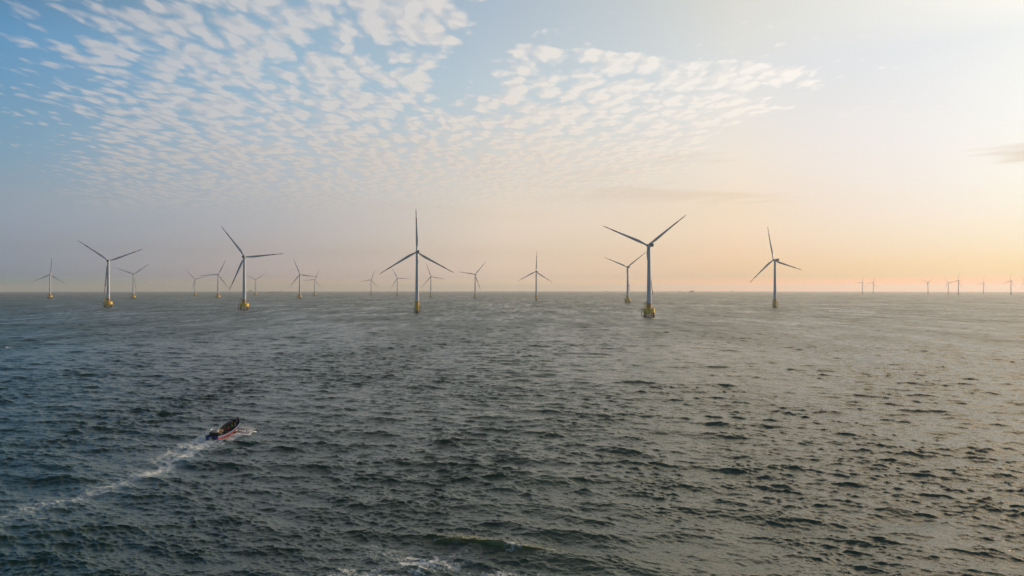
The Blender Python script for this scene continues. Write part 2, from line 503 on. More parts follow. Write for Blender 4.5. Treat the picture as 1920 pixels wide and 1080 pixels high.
def build_sea():
    # rings
    rows = [4.0, 20.0, 40.0, 55.0, 66.0, 74.0, 80.0]
    r = 84.0
    while r < 33000:
        rows.append(r)
        r += 0.19 + max(0.0, r - 95.0) * 0.0034
    rows = np.array(rows)
    dense = np.linspace(R_(-47), R_(47), 1700)
    coarse = np.linspace(R_(47), R_(313), 90)[1:-1]
    ang = np.concatenate([dense, coarse])
    nr, nc = len(rows), len(ang)
    dth = dense[1] - dense[0]
    x = (rows[:, None] * np.sin(ang)[None, :]).astype(np.float64)
    y = (rows[:, None] * np.cos(ang)[None, :]).astype(np.float64)
    z = np.zeros_like(x); ox = np.zeros_like(x); oy = np.zeros_like(x)
    dr = np.gradient(rows)
    tiles = [  # N, L, lambda lo, hi, rot, seed, cuts
        (2048, 1270.0, 7.0, 90.0, 0.0, 11, (0, 10, 14, 20, 28, 40, 56)),
        (1024, 311.0, 2.4, 7.0, R_(17), 5, (0, 3.2, 4.5, 6.5)),
        (1024, 67.0, 0.33, 2.4, R_(-21), 8, (0, 0.5, 0.7, 1.0, 1.4, 2.0))]
    gust = noise_tile(512, 45.0, 420.0, 1900.0, 3)
    gu = sample(gust, 1900.0, 0.3, x, y * 0.45)
    paw = noise_tile(1024, 7.0, 60.0, 1500.0, 17)
    pu = sample(paw, 1500.0, 0.15, x, y * 0.16) + 0.6 * sample(paw, 700.0, 0.9, x + 311.0, y * 0.3)
    for (N, L, lo, hi, rot, seed, cuts) in tiles:
        fields = ocean_tile(N, L, lo, hi, cuts, seed, WIND_AZ - rot, 22.0, KP, ALPHA)
        cl = np.array([max(c, lo) for c in cuts])
        lam = np.maximum(1.45 * np.maximum(dr, rows * dth), 1e-3)
        ok = lam < hi * 0.95
        lev = np.interp(np.log(lam), np.log(cl), np.arange(len(cl)))
        out = lam > cl[-1]
        fade = np.where(out, np.clip((hi - lam) / max(hi - cl[-1], 1e-3), 0, 1), 1.0)
        cc, ss = math.cos(rot), math.sin(rot)
        amp_mod = 1.0 + (0.22 * gu + 0.12 * pu if hi < 8 else 0.0)
        for l in range(len(cl)):
            w = np.clip(1 - np.abs(lev - l), 0, 1) * fade * ok
            idx = np.nonzero(w > 1e-3)[0]
            if len(idx) == 0:
                continue
            xs, ys = x[idx], y[idx]
            am = amp_mod[idx] if hi < 8 else 1.0
            hh, ax, ay = (sample(q, L, rot, xs, ys) for q in fields[l])
            ww = w[idx][:, None] * am
            z[idx] += hh * ww
            ox[idx] += CHOP * (ax * cc - ay * ss) * ww
            oy[idx] += CHOP * (ax * ss + ay * cc) * ww
    # slope variance that the mesh does not carry any more -> gloss of the surface
    lam = 1.6 * np.maximum(dr, rows * dth)
    # (the far sea shows mostly unresolved facets)
    var = np.interp(np.log(rows), [math.log(450.0), math.log(4000.0)], [0.09, 0.8]) * ALPHA / 2 * np.log(np.maximum(lam, 0.45) / 0.20)
    var = np.minimum(var, 0.09)
    rough = np.sqrt(np.sqrt(var))[:, None] * np.ones((1, nc)) * (1 + 0.10 * gu + np.interp(rows, [250, 1200], [0.0, 0.16])[:, None] * pu)
    rough = np.clip(rough, 0.12, 0.75)
    # ------ foam
    foam = np.zeros_like(x); milk = np.zeros_like(x); thin = np.zeros_like(x)
    P = [ground_at(*q) for q in ((-170, 1012), (-60, 988), (0, 968), (80, 948), (160, 926), (230, 906), (300, 882), (345, 853), (380, 836))] + [(BOAT_X, BOAT_Y - 0.5)]
    sel = np.nonzero((rows > 84) & (rows < 260))[0]
    xs, ys = x[sel] + ox[sel], y[sel] + oy[sel]
    ragged = noise_tile(512, 0.9, 5.0, 80.0, 41)
    xs0, ys0 = xs, ys
    xs = xs + 0.55 * sample(ragged, 80.0, 0.0, xs, ys * 0.8)
    ys = ys + 0.75 * sample(ragged, 80.0, 1.1, xs + 31, ys * 0.8)
    d, s, side = seg_dist(xs, ys, P)
    width = np.interp(s, [0, 0.4, 0.75, 0.95, 1.0], [3.8, 3.3, 2.8, 2.7, 2.4])
    core = np.exp(-(d / width) ** 2)
    fo = core * np.interp(s, [0, 0.3, 0.6, 0.8, 0.92, 1.0], [0.62, 0.68, 0.80, 1.0, 1.1, 1.2])
    # left side-wash of the wake, wider and thinner
    wide = np.exp(-((d - 4.6) / 2.8) ** 2) * (side > 0) * np.interp(s, [0.55, 0.75, 0.9, 1.0], [0.0, 0.74, 0.92, 0.95])
    fo = np.maximum(fo, wide)
    mi = np.exp(-(d / (width * 1.45)) ** 2) * np.interp(s, [0, 0.5, 0.85, 1.0], [0.75, 0.95, 1.0, 1.0])
    # local boat frame
    cb, sb = math.cos(BOAT_RZ), math.sin(BOAT_RZ)
    lx = (xs - BOAT_X) * cb + (ys - BOAT_Y) * sb
    ly = -(xs - BOAT_X) * sb + (ys - BOAT_Y) * cb
    bump = np.zeros_like(xs)
    for sg, strength in ((1, 1.15), (-1, 0.95)):
        q = lx * sg
        arm, aq, _ = seg_dist(q, ly, [(0.9, 13.6), (2.6, 13.3), (5.2, 12.6), (5.6, 10.0), (5.0, 7.0), (3.6, 4.0), (2.6, 1.0), (3.4, -3.0), (4.4, -9.0)])
        wv = np.interp(aq, [0, 0.3, 0.5, 1.0], [0.9, 1.3, 1.3, 1.9])
        a = np.exp(-(arm / wv) ** 2) * np.interp(aq, [0, 0.2, 0.45, 0.75, 1.0], [1.0, 1.05, 1.0, 0.85, 0.6])
        fo = np.maximum(fo, a * strength)
        inner = ((q > 1.3) & (q < 5.2) & (ly > -3) & (ly < 13)) * 0.98 * np.clip((13 - ly) / 3, 0, 1) * np.clip((ly + 3) / 4, 0, 1) * np.clip((5.2 - q) / 1.5, 0, 1)
        fo = np.maximum(fo, inner * strength)
        mi = np.maximum(mi, inner * 1.2)
        bump += 0.42 * np.exp(-(arm / 0.8) ** 2) * np.interp(aq, [0, 0.3, 0.6, 1.0], [1.0, 1.0, 0.35, 0.0])
    hull = (np.abs(lx) < 1.5) & (ly > 0.1) & (ly < 12.6)
    # foreground whitecaps
    patch = np.zeros_like(xs)
    for px_, py_, wx, wy, st_ in ((800, 1056, 7.5, 2.6, 0.82), (715, 1040, 6.0, 2.4, 0.62), (930, 1076, 6.0, 1.5, 0.74), (690, 1079, 9.0, 1.8, 0.74),
                                  (850, 1035, 4.0, 2.0, 0.55), (690, 1022, 3.0, 1.2, 0.62), (1010, 1086, 9.0, 2.0, 0.62), (560, 1080, 8.0, 1.4, 0.50),
                                  (960, 1031, 2.4, 1.0, 0.80), (60, 975, 7.0, 3.0, 0.52)):
        gx, gy = ground_at(px_, py_)
        patch = np.maximum(patch, np.exp(-(((xs - gx) / wx) ** 2 + ((ys - gy) / wy) ** 2)) * (st_ + 0.12))
    fo = np.maximum(fo, patch)
    mi = np.maximum(mi, patch * 0.35)
    # the breaking crest
    cx0, cy0 = ground_at(830, 1017); cx1, cy1 = ground_at(1010, 1030)
    dcr, q, sd_ = seg_dist(xs0, ys0, [(cx0 - 2, cy0 + 0.4), (cx0 + 4, cy0 + 0.2), (cx1 - 3, cy1 - 0.2), (cx1 + 3, cy1 - 0.8)])
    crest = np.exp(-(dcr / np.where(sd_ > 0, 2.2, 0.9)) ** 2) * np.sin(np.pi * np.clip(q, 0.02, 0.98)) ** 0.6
    bump += 0.75 * crest
    oy[sel] -= 0.55 * crest
    fo = np.maximum(fo, 0.72 * np.exp(-((dcr) / 0.30) ** 2) * (q > 0.03) * (q < 0.97))
    # far streak at the left edge
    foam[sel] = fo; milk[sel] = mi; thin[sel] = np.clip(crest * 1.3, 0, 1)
    z[sel] += bump
    z[sel] = np.where(hull, np.minimum(z[sel], -0.05), z[sel])
    sx, sy = ground_at(20, 652)
    foam = np.maximum(foam, np.exp(-(((x - sx) / 6.0) ** 2 + ((y - sy) / 3.0) ** 2)) * 0.95)
    sx, sy = ground_at(-12, 655)
    foam = np.maximum(foam, np.exp(-(((x - sx) / 14.0) ** 2 + ((y - sy) / 4.0) ** 2)) * 0.72)
    milk = np.maximum(milk, foam * (x < -350) * 0.7)
    # ripples and froth round the feet of the near turbines
    for t in TURBINES:
        if t[1] < 575:
            continue
        X, Y, _ = turbine_place(t)
        k = np.exp(-(((x - X - 9) / 13.0) ** 2 + ((y - Y + 8) / 9.0) ** 2))
        foam = np.maximum(foam, 0.52 * k)
    # a few small breaking crests anywhere: the steepest tops
    near = np.clip((rows - 90) / 60, 0, 1)[:, None]
    ztop = z.copy()
    top = np.clip((ztop - 0.62) / 0.35, 0, 1) * (rows[:, None] < 900)
    foam = np.maximum(foam, np.clip(top, 0, 1) * (0.40 - 0.08 * near))
    hgt = z.copy()
    z -= (rows[:, None] ** 2) / (2 * R_EARTH)
    # ------ mesh
    co = np.empty((nr * nc + 1, 3), np.float32)
    co[:-1, 0] = (x + ox).ravel(); co[:-1, 1] = (y + oy).ravel(); co[:-1, 2] = z.ravel()
    co[-1] = (0, 0, 0)
    i = np.arange(nr - 1)[:, None] * nc
    j = np.arange(nc)[None, :]
    j2 = (j + 1) % nc
    quads = np.stack([i + j, i + j2, i + nc + j2, i + nc + j], -1).reshape(-1, 4)[:, ::-1]
    tris = np.stack([np.full(nc, nr * nc), (np.arange(nc) + 1) % nc, np.arange(nc)], -1)
    nq, nt_ = len(quads), len(tris)
    me = bpy.data.meshes.new('sea')
    me.vertices.add(len(co)); me.vertices.foreach_set('co', co.ravel())
    me.loops.add(nq * 4 + nt_ * 3)
    me.loops.foreach_set('vertex_index', np.concatenate([quads.ravel(), tris.ravel()]).astype(np.int32))
    me.polygons.add(nq + nt_)
    me.polygons.foreach_set('loop_start', np.concatenate([np.arange(nq) * 4, nq * 4 + np.arange(nt_) * 3]).astype(np.int32))
    me.update(calc_edges=True)
    me.shade_smooth()
    for nm, arr, last in (('thin', thin, 0), ('foam', foam, 0), ('milk', milk, 0), ('gloss', rough, 0.4), ('height', hgt, 0)):
        at = me.attributes.new(nm, 'FLOAT', 'POINT')
        at.data.foreach_set('value', np.append(arr.ravel(), last).astype(np.float32))
    # ------ material
    m, t, b = principled('sea_water')
    def attr(nm):
        a = t.n('ShaderNodeAttribute', attribute_name=nm)
        return a.outputs['Fac']
    oc = t.n('ShaderNodeTexCoord').outputs['Object']
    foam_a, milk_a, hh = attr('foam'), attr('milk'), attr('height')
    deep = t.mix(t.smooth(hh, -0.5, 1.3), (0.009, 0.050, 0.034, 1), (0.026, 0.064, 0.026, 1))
    deep = t.mix(t.smooth(hh, 0.75, 1.6), deep, (0.085, 0.085, 0.018, 1))  # higher water tinted olive: light through wave tops put into the colour
    deep = t.mix(t.m('MULTIPLY', attr('thin'), 0.85), deep, (0.20, 0.19, 0.035, 1))     # light through the breaking crest, painted as olive base colour
    mk = t.noise(oc, 0.7, 5.0, 0.65)
    deep = t.mix(t.m('MULTIPLY', milk_a, t.smooth(mk.outputs[0], 0.25, 0.65)), deep, (0.32, 0.41, 0.42, 1))
    # froth: lacy noise
    ow = t.noise(oc, 0.9, 3.0, 0.6)
    lace = t.v('ADD', oc, t.v('SCALE', t.v('SUBTRACT', ow.outputs['Color'], (0.5, 0.5, 0.5)), scale=1.6))
    n1 = t.noise(lace, 0.9, 6.0, 0.68)
    n2 = t.noise(t.v('MULTIPLY', lace, (1.0, 0.6, 1.0)), 3.6, 5.0, 0.70)
    nn = t.m('ADD', t.m('MULTIPLY', n1.outputs[0], 0.6), t.m('MULTIPLY', n2.outputs[0], 0.4))
    fm = t.smooth(t.m('ADD', foam_a, t.m('MULTIPLY_ADD', nn, 2.0, -1.50)), 0.0, 0.45)
    fm = t.m('MULTIPLY', fm, t.smooth(foam_a, 0.12, 0.45))
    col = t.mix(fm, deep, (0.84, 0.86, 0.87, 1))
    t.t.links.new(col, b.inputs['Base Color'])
    t.put(b.inputs['Roughness'], t.m('ADD', attr('gloss'), t.m('MULTIPLY', fm, 0.4), clamp=True))
    b.inputs['IOR'].default_value = 1.57
    # ripples
    rp = t.v('MULTIPLY', oc, (0.65, 1.3, 1.0))
    r1 = t.noise(rp, 1.5, 4.0, 0.62, 0.3)
    r2 = t.noise(t.v('ADD', rp, (13.1, 4.2, 0.0)), 4.5, 3.0, 0.6)
    hgt_n = t.m('ADD', t.m('MULTIPLY', r1.outputs[0], 0.115), t.m('MULTIPLY', r2.outputs[0], 0.020))
    hgt_n = t.m('ADD', hgt_n, t.m('MULTIPLY', fm, 0.06))
    bp = t.n('ShaderNodeBump')
    bp.inputs['Strength'].default_value = 0.9
    bp.inputs['Distance'].default_value = 1.0
    t.put(bp.inputs['Height'], hgt_n)
    t.t.links.new(bp.outputs[0], b.inputs['Normal'])
    me.materials.append(m)
    o = bpy.data.objects.new('sea', me)
    C.objects.link(o)
    o['kind'] = 'structure'
    print('sea verts', len(co), 'rows', nr, 'z std near', float(hgt[(rows > 90) & (rows < 200)].std()))
    return o

build_sea()

# ------------------------------------------------------------------ wind turbines
def blade_mesh():
    mb = MB()
    L = 68.4
    st = [(0.0, 2.4, 2.4, 0), (0.03, 2.4, 2.3, 8), (0.08, 2.9, 1.9, 13), (0.15, 3.7, 1.35, 12), (0.22, 3.9, 1.05, 10), (0.35, 3.3, 0.75, 7),
          (0.5, 2.6, 0.52, 4.5), (0.65, 2.0, 0.38, 2.5), (0.8, 1.45, 0.26, 1), (0.92, 1.05, 0.17, 0), (0.98, 0.7, 0.1, 0), (1.0, 0.25, 0.05, 0)]
    prev = None
    n = 14
    for s, ch, th, tw in st:
        zc = 1.6 + s * L
        yo = 70.0 * (0.085 * s - 0.075 * s * s)
        pts = []
        k = min(1.0, s / 0.12)
        for i in range(n):
            a = 2 * math.pi * i / n
            xx = math.cos(a) * ch / 2
            yy = math.sin(a) * th / 2
            taper = 1.0 - k * 0.75 * max(0.0, math.cos(a)) ** 1.0
            yy *= taper
            xx += k * ch * 0.20
            c, q = math.cos(R_(tw)), math.sin(R_(tw))
            pts.append((xx * c - yy * q, yo + xx * q + yy * c, zc))
        r = mb.ring(pts)
        if prev:
            mb.bridge(prev, r)
        else:
            mb.cap(r, True)
        prev = r
    mb.cap(prev)
    return mb

def rotor_matrix(az, ph):
    return (Matrix.Translation((0, 0, HUB)) @ Matrix.Rotation(R_(-az), 4, 'Z') @ Matrix.Rotation(R_(4.0), 4, 'X')
            @ Matrix.Translation((0, 5.4, 0)) @ Matrix.Rotation(R_(ph), 4, 'Y'))

def railing(mb, r, z, n, hgt=1.1, rad=0.06):
    pts = [(r * math.cos(2 * math.pi * k / n), r * math.sin(2 * math.pi * k / n)) for k in range(n)]
    for k in range(n):
        a, b = pts[k], pts[(k + 1) % n]
        mb.tube((a[0], a[1], z), (a[0], a[1], z + hgt), rad, n=5)
        for q in (0.55, 1.0):
            mb.tube((a[0], a[1], z + hgt * q), (b[0], b[1], z + hgt * q), rad * 0.8, n=5)

def make_tower_parts(root, z0, r0):
    mb = MB()
    prof = []
    for i in range(9):
        q = i / 8
        prof.append((r0 + (2.05 - r0) * q, z0 + (95.6 - z0) * q))
        if i in (3, 6):
            rr = prof[-1][0]; zz = prof[-1][1]
            prof += [(rr + 0.05, zz + 0.02), (rr + 0.05, zz + 0.3), (rr - 0.01, zz + 0.32)]
    mb.lathe(prof, 36)
    mb.build('tower', M['tower'], root)
    # nacelle
    mb = MB()
    mb.box((-2.25, -11.8, -2.2), (2.25, 2.6, 1.55), 0.35)
    mb.tube((0, 2.5, -0.3), (0, 3.6, -0.15), 1.9, 1.75, 20)
    nac = mb.build('nacelle', M['tower'], root)
    mb = MB()
    mb.box((-2.3, -11.95, 0.55), (2.3, -6.6, 2.15), 0.08)
    mb.build('cooler', M['louvre'], nac)
    mb = MB()
    mb.box((-1.6, -11.86, -1.5), (1.6, -11.78, 0.2))
    mb.build('louvre', M['louvre'], nac)
    # hub and blades
    prev = None
    mb = MB()
    for q, rr in ((-1.7, 1.75), (-0.8, 2.15), (0.6, 2.15), (1.5, 1.75), (2.2, 1.1), (2.6, 0.4)):
        r = mb.ring([(rr * math.cos(2 * math.pi * k / 20), q, rr * math.sin(2 * math.pi * k / 20)) for k in range(20)])
        if prev:
            mb.bridge(prev, r)
        else:
            mb.cap(r)
        prev = r
    mb.cap(prev)
    hub = mb.build('hub', M['tower'], root)
    first = None
    for k in range(3):
        if first is None:
            b = first = blade_mesh().build('blade', M['blade'], hub)
        else:
            b = first.copy(); C.objects.link(b); b.parent = hub
        b.rotation_euler = (0, R_(120 * k), 0)

def make_pile_cap_turbine():
    root = thing('wind_turbine', '', 'wind turbine')
    make_tower_parts(root, 18.4, 3.15)
    mb = MB()
    mb.lathe([(3.18, 11.3), (3.18, 18.2), (3.45, 18.22), (3.45, 18.5), (3.1, 18.52)], 32)
    mb.build('transition_piece', M['orange'], root)
    mb = MB()
    mb.lathe([(7.6, 5.6), (7.95, 5.9), (7.95, 11.0), (7.7, 11.25), (0.3, 11.3)], 40)
    cap = mb.build('pile_cap', M['yellow'], root)
    mb = MB(); railing(mb, 7.6, 11.25, 20)
    mb.build('railing', M['yellow'], cap)
    first = None
    for k in range(8):
        a = R_(22.5 + 45 * k)
        mb = MB()
        mb.tube((7.6 * math.cos(a), 7.6 * math.sin(a), -4), (6.3 * math.cos(a), 6.3 * math.sin(a), 5.8), 1.0, 1.0, 14)
        mb.build('pile', M['pile'], root)
    # stair tower on the cap, left of the tower
    mb = MB()
    for xx in (-7.6, -5.2, -3.6):
        for yy in (-3.6, -1.2):
            mb.tube((xx, yy, 11.2), (xx, yy, 19.3), 0.16, n=6)
    for zz in (13.6, 16.0, 18.3, 19.3):
        for a, b in (((-7.6, -3.6), (-3.6, -3.6)), ((-7.6, -1.2), (-3.6, -1.2)), ((-7.6, -3.6), (-7.6, -1.2)), ((-3.6, -3.6), (-3.6, -1.2))):
            mb.tube((a[0], a[1], zz), (b[0], b[1], zz), 0.13, n=6)
    mb.box((-7.7, -3.7, 18.2), (-2.6, -1.1, 18.35))
    mb.box((-7.5, -3.5, 14.6), (-5.0, -1.3, 14.7))
    for k in range(12):
        q = k / 12
        mb.box((-7.3 + 3.2 * q, -3.4, 11.4 + 3.3 * q), (-7.0 + 3.2 * q, -2.4, 11.5 + 3.3 * q))
        mb.box((-4.0 - 3.2 * q, -2.4, 14.8 + 3.3 * q), (-3.7 - 3.2 * q, -1.4, 14.9 + 3.3 * q))
    mb.build('stair_tower', M['yellow'], root)
    # boat landing ladder down to the water at the left
    mb = MB()
    for yy in (-2.6, -0.6):
        mb.tube((-10.4, yy, -2.0), (-10.4, yy, 10.8), 0.26, n=8)
        for zz in (2.2, 6.6, 10.4):
            mb.tube((-10.4, yy, zz), (-7.4, yy, zz), 0.2, n=6)
    for k in range(15):
        mb.tube((-10.4, -2.6, 0.8 + 0.68 * k), (-10.4, -0.6, 0.8 + 0.68 * k), 0.1, n=5)
    mb.build('boat_landing', M['steel'], root)
    # small cabinet on the upper platform beside the tower
    mb = MB()
    mb.box((-4.0, -3.3, 18.4), (-3.2, -2.3, 20.6), 0.05)
    mb.tube((-3.9, -2.0, 18.4), (-3.9, -2.0, 22.6), 0.12, n=6)
    mb.build('cabinet', M['louvre'], root)
    return root

def make_monopile_turbine():
    root = thing('wind_turbine', '', 'wind turbine')
    make_tower_parts(root, 17.9, 3.0)
    mb = MB()
    mb.lathe([(3.3, -4), (3.3, 9.0), (3.42, 9.1), (3.42, 9.5), (3.3, 9.6), (3.3, 17.7), (3.05, 17.9)], 36)
    mb.build('transition_piece', M['mono'], root)
    mb = MB()
    mb.lathe([(3.32, 16.6), (4.9, 17.0), (4.9, 17.25), (3.1, 17.3)], 36)
    railing(mb, 4.8, 17.25, 18)
    mb.box((-8.6, -1.2, 17.0), (-4.0, 1.2, 17.2))
    mb.tube((-8.4, 0, 17.1), (-3.3, 0, 13.8), 0.12, n=6)
    mb.build('work_platform', M['orange'], root)
    for sgn in (-1, 1):
        mb = MB()
        for yy in (-1.6, 0.6):
            mb.tube((sgn * 4.9, yy, -2.5), (sgn * 4.9, yy, 11.5), 0.32, n=8)
            mb.tube((sgn * 4.9, yy, 11.5), (sgn * 3.3, yy, 13.2), 0.28, n=8)
            for zz in (2.6, 7.0):
                mb.tube((sgn * 4.9, yy, zz), (sgn * 3.0, yy, zz), 0.22, n=6)
        for k in range(16):
            mb.tube((sgn * 4.9, -1.6, 0.8 + 0.68 * k), (sgn * 4.9, 0.6, 0.8 + 0.68 * k), 0.09, n=5)
        mb.build('boat_landing', M['steel'], root)
    return root

TURBINE_LABELS = [
    'white wind turbine on a yellow pile cap, leftmost in the photo, one blade almost upright',
    'large wind turbine on a yellow pile cap at left, its lowest blade behind its tower',
    'smaller wind turbine on a yellow pile cap, just right of the large left one',
    'small pale wind turbine whose right blade crosses its neighbour, above and left of the boat',
    'mid-sized wind turbine close left of the tall one above the boat',
    'tall wind turbine on a yellow pile cap above the boat, right blade level',
    'small wind turbine just right of the tall one above the boat, before the island',
    'mid-sized wind turbine at the right end of the low island',
    'small wind turbine behind the right blade of the one that ends the low island',
    'small wind turbine left of the tall central one, further from it than its twin',
    'small wind turbine close left of the tall central one, under its left blade',
    'tall central wind turbine on a yellow monopile with one blade straight up',
    'small wind turbine on a yellow monopile just right of the tall central one',
    'wind turbine on a yellow monopile with raised right blade, second right of centre turbine',
    'lone wind turbine on a yellow monopile right of centre, a thin blade straight up',
    'mid-sized wind turbine on a yellow pile cap close behind the left blade of the largest',
    'largest wind turbine, on a yellow pile cap with stair tower, two blades in a V',
    'tall wind turbine on a yellow monopile at right, nacelle seen from the side',
    'faded distant turbine that begins the pale row on the right horizon',
    'faded distant turbine, second from the left in the pale row on the right horizon',
    'faded distant turbine with two blades in a V, third in the pale right row',
    'faded small turbine meeting the left blade of a bigger pale one on the right horizon',
    'faded bigger turbine whose left blade meets its small pale neighbour at right',
    'faint tiny turbine standing alone between two bigger pale ones at far right',
    'faded bigger turbine near the right edge of the photo, one blade almost upright',
    'faded turbine cut off by the right edge of the photo']

proto = {True: make_pile_cap_turbine(), False: make_monopile_turbine()}
used = set()
for tb, lab in zip(TURBINES, TURBINE_LABELS):
    kind = tb[6]
    if kind in used:
        o = copy_tree(proto[kind])
    else:
        o = proto[kind]; used.add(kind)
    o.location = turbine_place(tb)
    o['label'] = lab
    o['group'] = 'wind turbines of the offshore farm'
    for ch in o.children:
        base = ch.name.split('.')[0]
        if base == 'hub':
            m = rotor_matrix(tb[5], tb[4])
            ch.location = m.to_translation(); ch.rotation_euler = m.to_euler()
        elif base == 'nacelle':
            m = Matrix.Translation((0, 0, HUB)) @ Matrix.Rotation(R_(-tb[5]), 4, 'Z')
            ch.location = m.to_translation(); ch.rotation_euler = m.to_euler()

# ------------------------------------------------------------------ islands and far ships
def far_mat(name, col):
    m, t, b = principled(name)
    oc = t.n('ShaderNodeTexCoord').outputs['Object']
    n = t.noise(oc, 0.05, 4.0, 0.6)
    c = t.mix(n.outputs[0], (*[c * 0.6 for c in col], 1), (*[c * 1.3 for c in col], 1))
    t.t.links.new(c, b.inputs['Base Color'])
    b.inputs['Roughness'].default_value = 0.9
    return m

def island(px0, px1, dist, profile, seed, depth=60.0):
    x0 = (px0 - 960) / F * dist; x1 = (px1 - 960) / F * dist
    rnd = random.Random(seed)
    n = 60; mrow = 9
    mb = MB()
    grid = []
    for i in range(n + 1):
        q = i / n
        hmax = np.interp(q, [p[0] for p in profile], [p[1] for p in profile])
        col = []
        for j in range(mrow):
            v = j / (mrow - 1) * 2 - 1
            hh = hmax * (1 - v * v) * rnd.uniform(0.82, 1.1) - 1.5
            xx = x0 + (x1 - x0) * q; yy = dist + v * depth * (0.3 + 0.7 * math.sin(math.pi * q))
            col.append(mb.bm.verts.new((xx, yy, hh - (xx * xx + yy * yy) / (2 * R_EARTH))))
        grid.append(col)
    for i in range(n):
        for j in range(mrow - 1):
            mb.bm.faces.new((grid[i][j], grid[i + 1][j], grid[i + 1][j + 1], grid[i][j + 1]))
    o = mb.build('island', M['island'], smooth=False)
    o['kind'] = 'structure'
    return o

M['island'] = far_mat('dark_island_scrub', (0.05, 0.055, 0.045))
M['ship'] = far_mat('dark_ship_hull', (0.10, 0.09, 0.09))
M['ship_white'] = far_mat('ship_superstructure_white', (0.55, 0.55, 0.55))
island(484, 560, 8300, [(0, 2.5), (0.12, 3.5), (0.22, 6), (0.30, 13), (0.37, 16), (0.44, 11), (0.52, 6), (0.75, 5), (0.9, 4), (1, 2)], 4)
island(1290, 1304, 8800, [(0, 2), (0.2, 12), (0.45, 26), (0.6, 27), (0.8, 14), (1, 2)], 7, 40)
island(462, 476, 15000, [(0, 2), (0.3, 26), (0.6, 32), (1, 3)], 9, 80)
island(523, 530, 15500, [(0, 2), (0.4, 24), (1, 3)], 12, 60)

def far_ship(px, dist, length, label, rot):
    X = (px - 960) / F * dist
    z = -(X * X + dist * dist) / (2 * R_EARTH)
    r = thing('cargo_ship', label, 'ship', (X, dist, z), rot, 'ships on the horizon')
    b = length / 14
    prev = None
    mb = MB()
    for q, w, top in ((-0.5, 0.8, 11), (-0.45, 1.0, 10), (0.3, 1.0, 9.5), (0.45, 0.6, 11), (0.52, 0.08, 12.5)):
        x = q * length
        rr = mb.ring([(x, -b * w, top), (x, -b * w * 0.85, -2), (x, b * w * 0.85, -2), (x, b * w, top)])
        if prev:
            mb.bridge(prev, rr)
        else:
            mb.cap(rr, True)
        prev = rr
    mb.cap(prev)
    mb.build('hull', M['ship'], r)
    mb = MB()
    mb.box((-0.44 * length, -b * 0.8, 9.5), (-0.28 * length, b * 0.8, 22), 0.4)
    mb.box((-0.42 * length, -b * 0.95, 22.1), (-0.32 * length, b * 0.95, 25), 0.3)
    mb.tube((-0.40 * length, 0, 25), (-0.40 * length, 0, 31), 1.6, 1.3, 10)
    mb.build('superstructure', M['ship_white'], r)
    mb = MB()
    mb.tube((-0.35 * length, 0, 25), (-0.35 * length, 0, 36), 0.5, 0.25, 6)
    mb.tube((0.38 * length, 0, 9.5), (0.38 * length, 0, 24), 0.5, 0.25, 6)
    mb.build('mast', M['ship'], r)
far_ship(1275, 13500, 58, 'tiny faint ship on the horizon just left of the small rounded island', 0.2)
far_ship(1373, 13000, 62, 'tiny faint ship on the horizon between the small rounded island and the right-hand turbine', 0.15)
far_ship(1138, 13500, 55, 'tiny faint ship on the horizon left of the largest turbine', -0.1)

# ------------------------------------------------------------------ boat
def hull_paint():
    m, t, b = principled('hull_blue_with_grey_and_red_stripes')
    at = t.n('ShaderNodeAttribute', attribute_name='band').outputs['Fac']
    oc = t.n('ShaderNodeTexCoord').outputs['Object']
    n = t.noise(t.v('MULTIPLY', oc, (1, 1, 3)), 1.2, 5.0, 0.6)
    q = t.m('ADD', at, t.m('MULTIPLY', t.m('SUBTRACT', n.outputs[0], 0.5), 0.04))
    c = t.ramp(q, [(0.0, (0.16, 0.05, 0.02)), (0.34, (0.16, 0.05, 0.02)), (0.36, (0.46, 0.020, 0.014)), (0.58, (0.46, 0.020, 0.014)),
                   (0.60, (0.012, 0.045, 0.20)), (0.78, (0.012, 0.045, 0.20)), (0.80, (0.24, 0.27, 0.31)), (0.97, (0.24, 0.27, 0.31)), (0.985, (0.012, 0.05, 0.24))])
    c = t.mix(t.smooth(n.outputs[0], 0.55, 0.8, 0.0, 0.4), c, (0.06, 0.05, 0.045, 1))
    t.t.links.new(c, b.inputs['Base Color'])
    b.inputs['Roughness'].default_value = 0.4
    return m

M['hull'] = hull_paint()
M['boat_blue'] = paint('boat_blue_paint', (0.012, 0.05, 0.26), 0.4, 0.35, 1.5, (0.02, 0.02, 0.03))
M['navy'] = paint('transom_navy_paint', (0.008, 0.03, 0.16), 0.45, 0.4, 1.5, (0.015, 0.012, 0.015))
M['deck'] = paint('dark_wet_deck', (0.016, 0.014, 0.013), 0.6, 0.4, 1.5, (0.012, 0.01, 0.01))
M['cabin'] = paint('dark_brown_cabin_boards', (0.05, 0.03, 0.02), 0.6, 0.4, 2.0, (0.02, 0.015, 0.01))
M['roof'] = paint('sun_bleached_cabin_roof', (0.20, 0.145, 0.10), 0.6, 0.4, 2.0, (0.15, 0.10, 0.07))
M['white'] = paint('boat_white_paint', (0.66, 0.66, 0.64), 0.5, 0.3, 2.0, (0.3, 0.27, 0.22))
M['red'] = paint('red_cloth', (0.55, 0.025, 0.05), 0.8, 0.3, 2.0, (0.2, 0.01, 0.02))
M['orange_box'] = paint('orange_plastic', (0.60, 0.20, 0.04), 0.5, 0.3, 2.0, (0.25, 0.08, 0.02))
M['tan'] = paint('tan_board', (0.55, 0.38, 0.22), 0.6, 0.3, 2.0, (0.25, 0.15, 0.08))
M['net'] = paint('dark_fishing_net', (0.02, 0.022, 0.02), 0.9, 0.4, 5.0, (0.006, 0.006, 0.006))
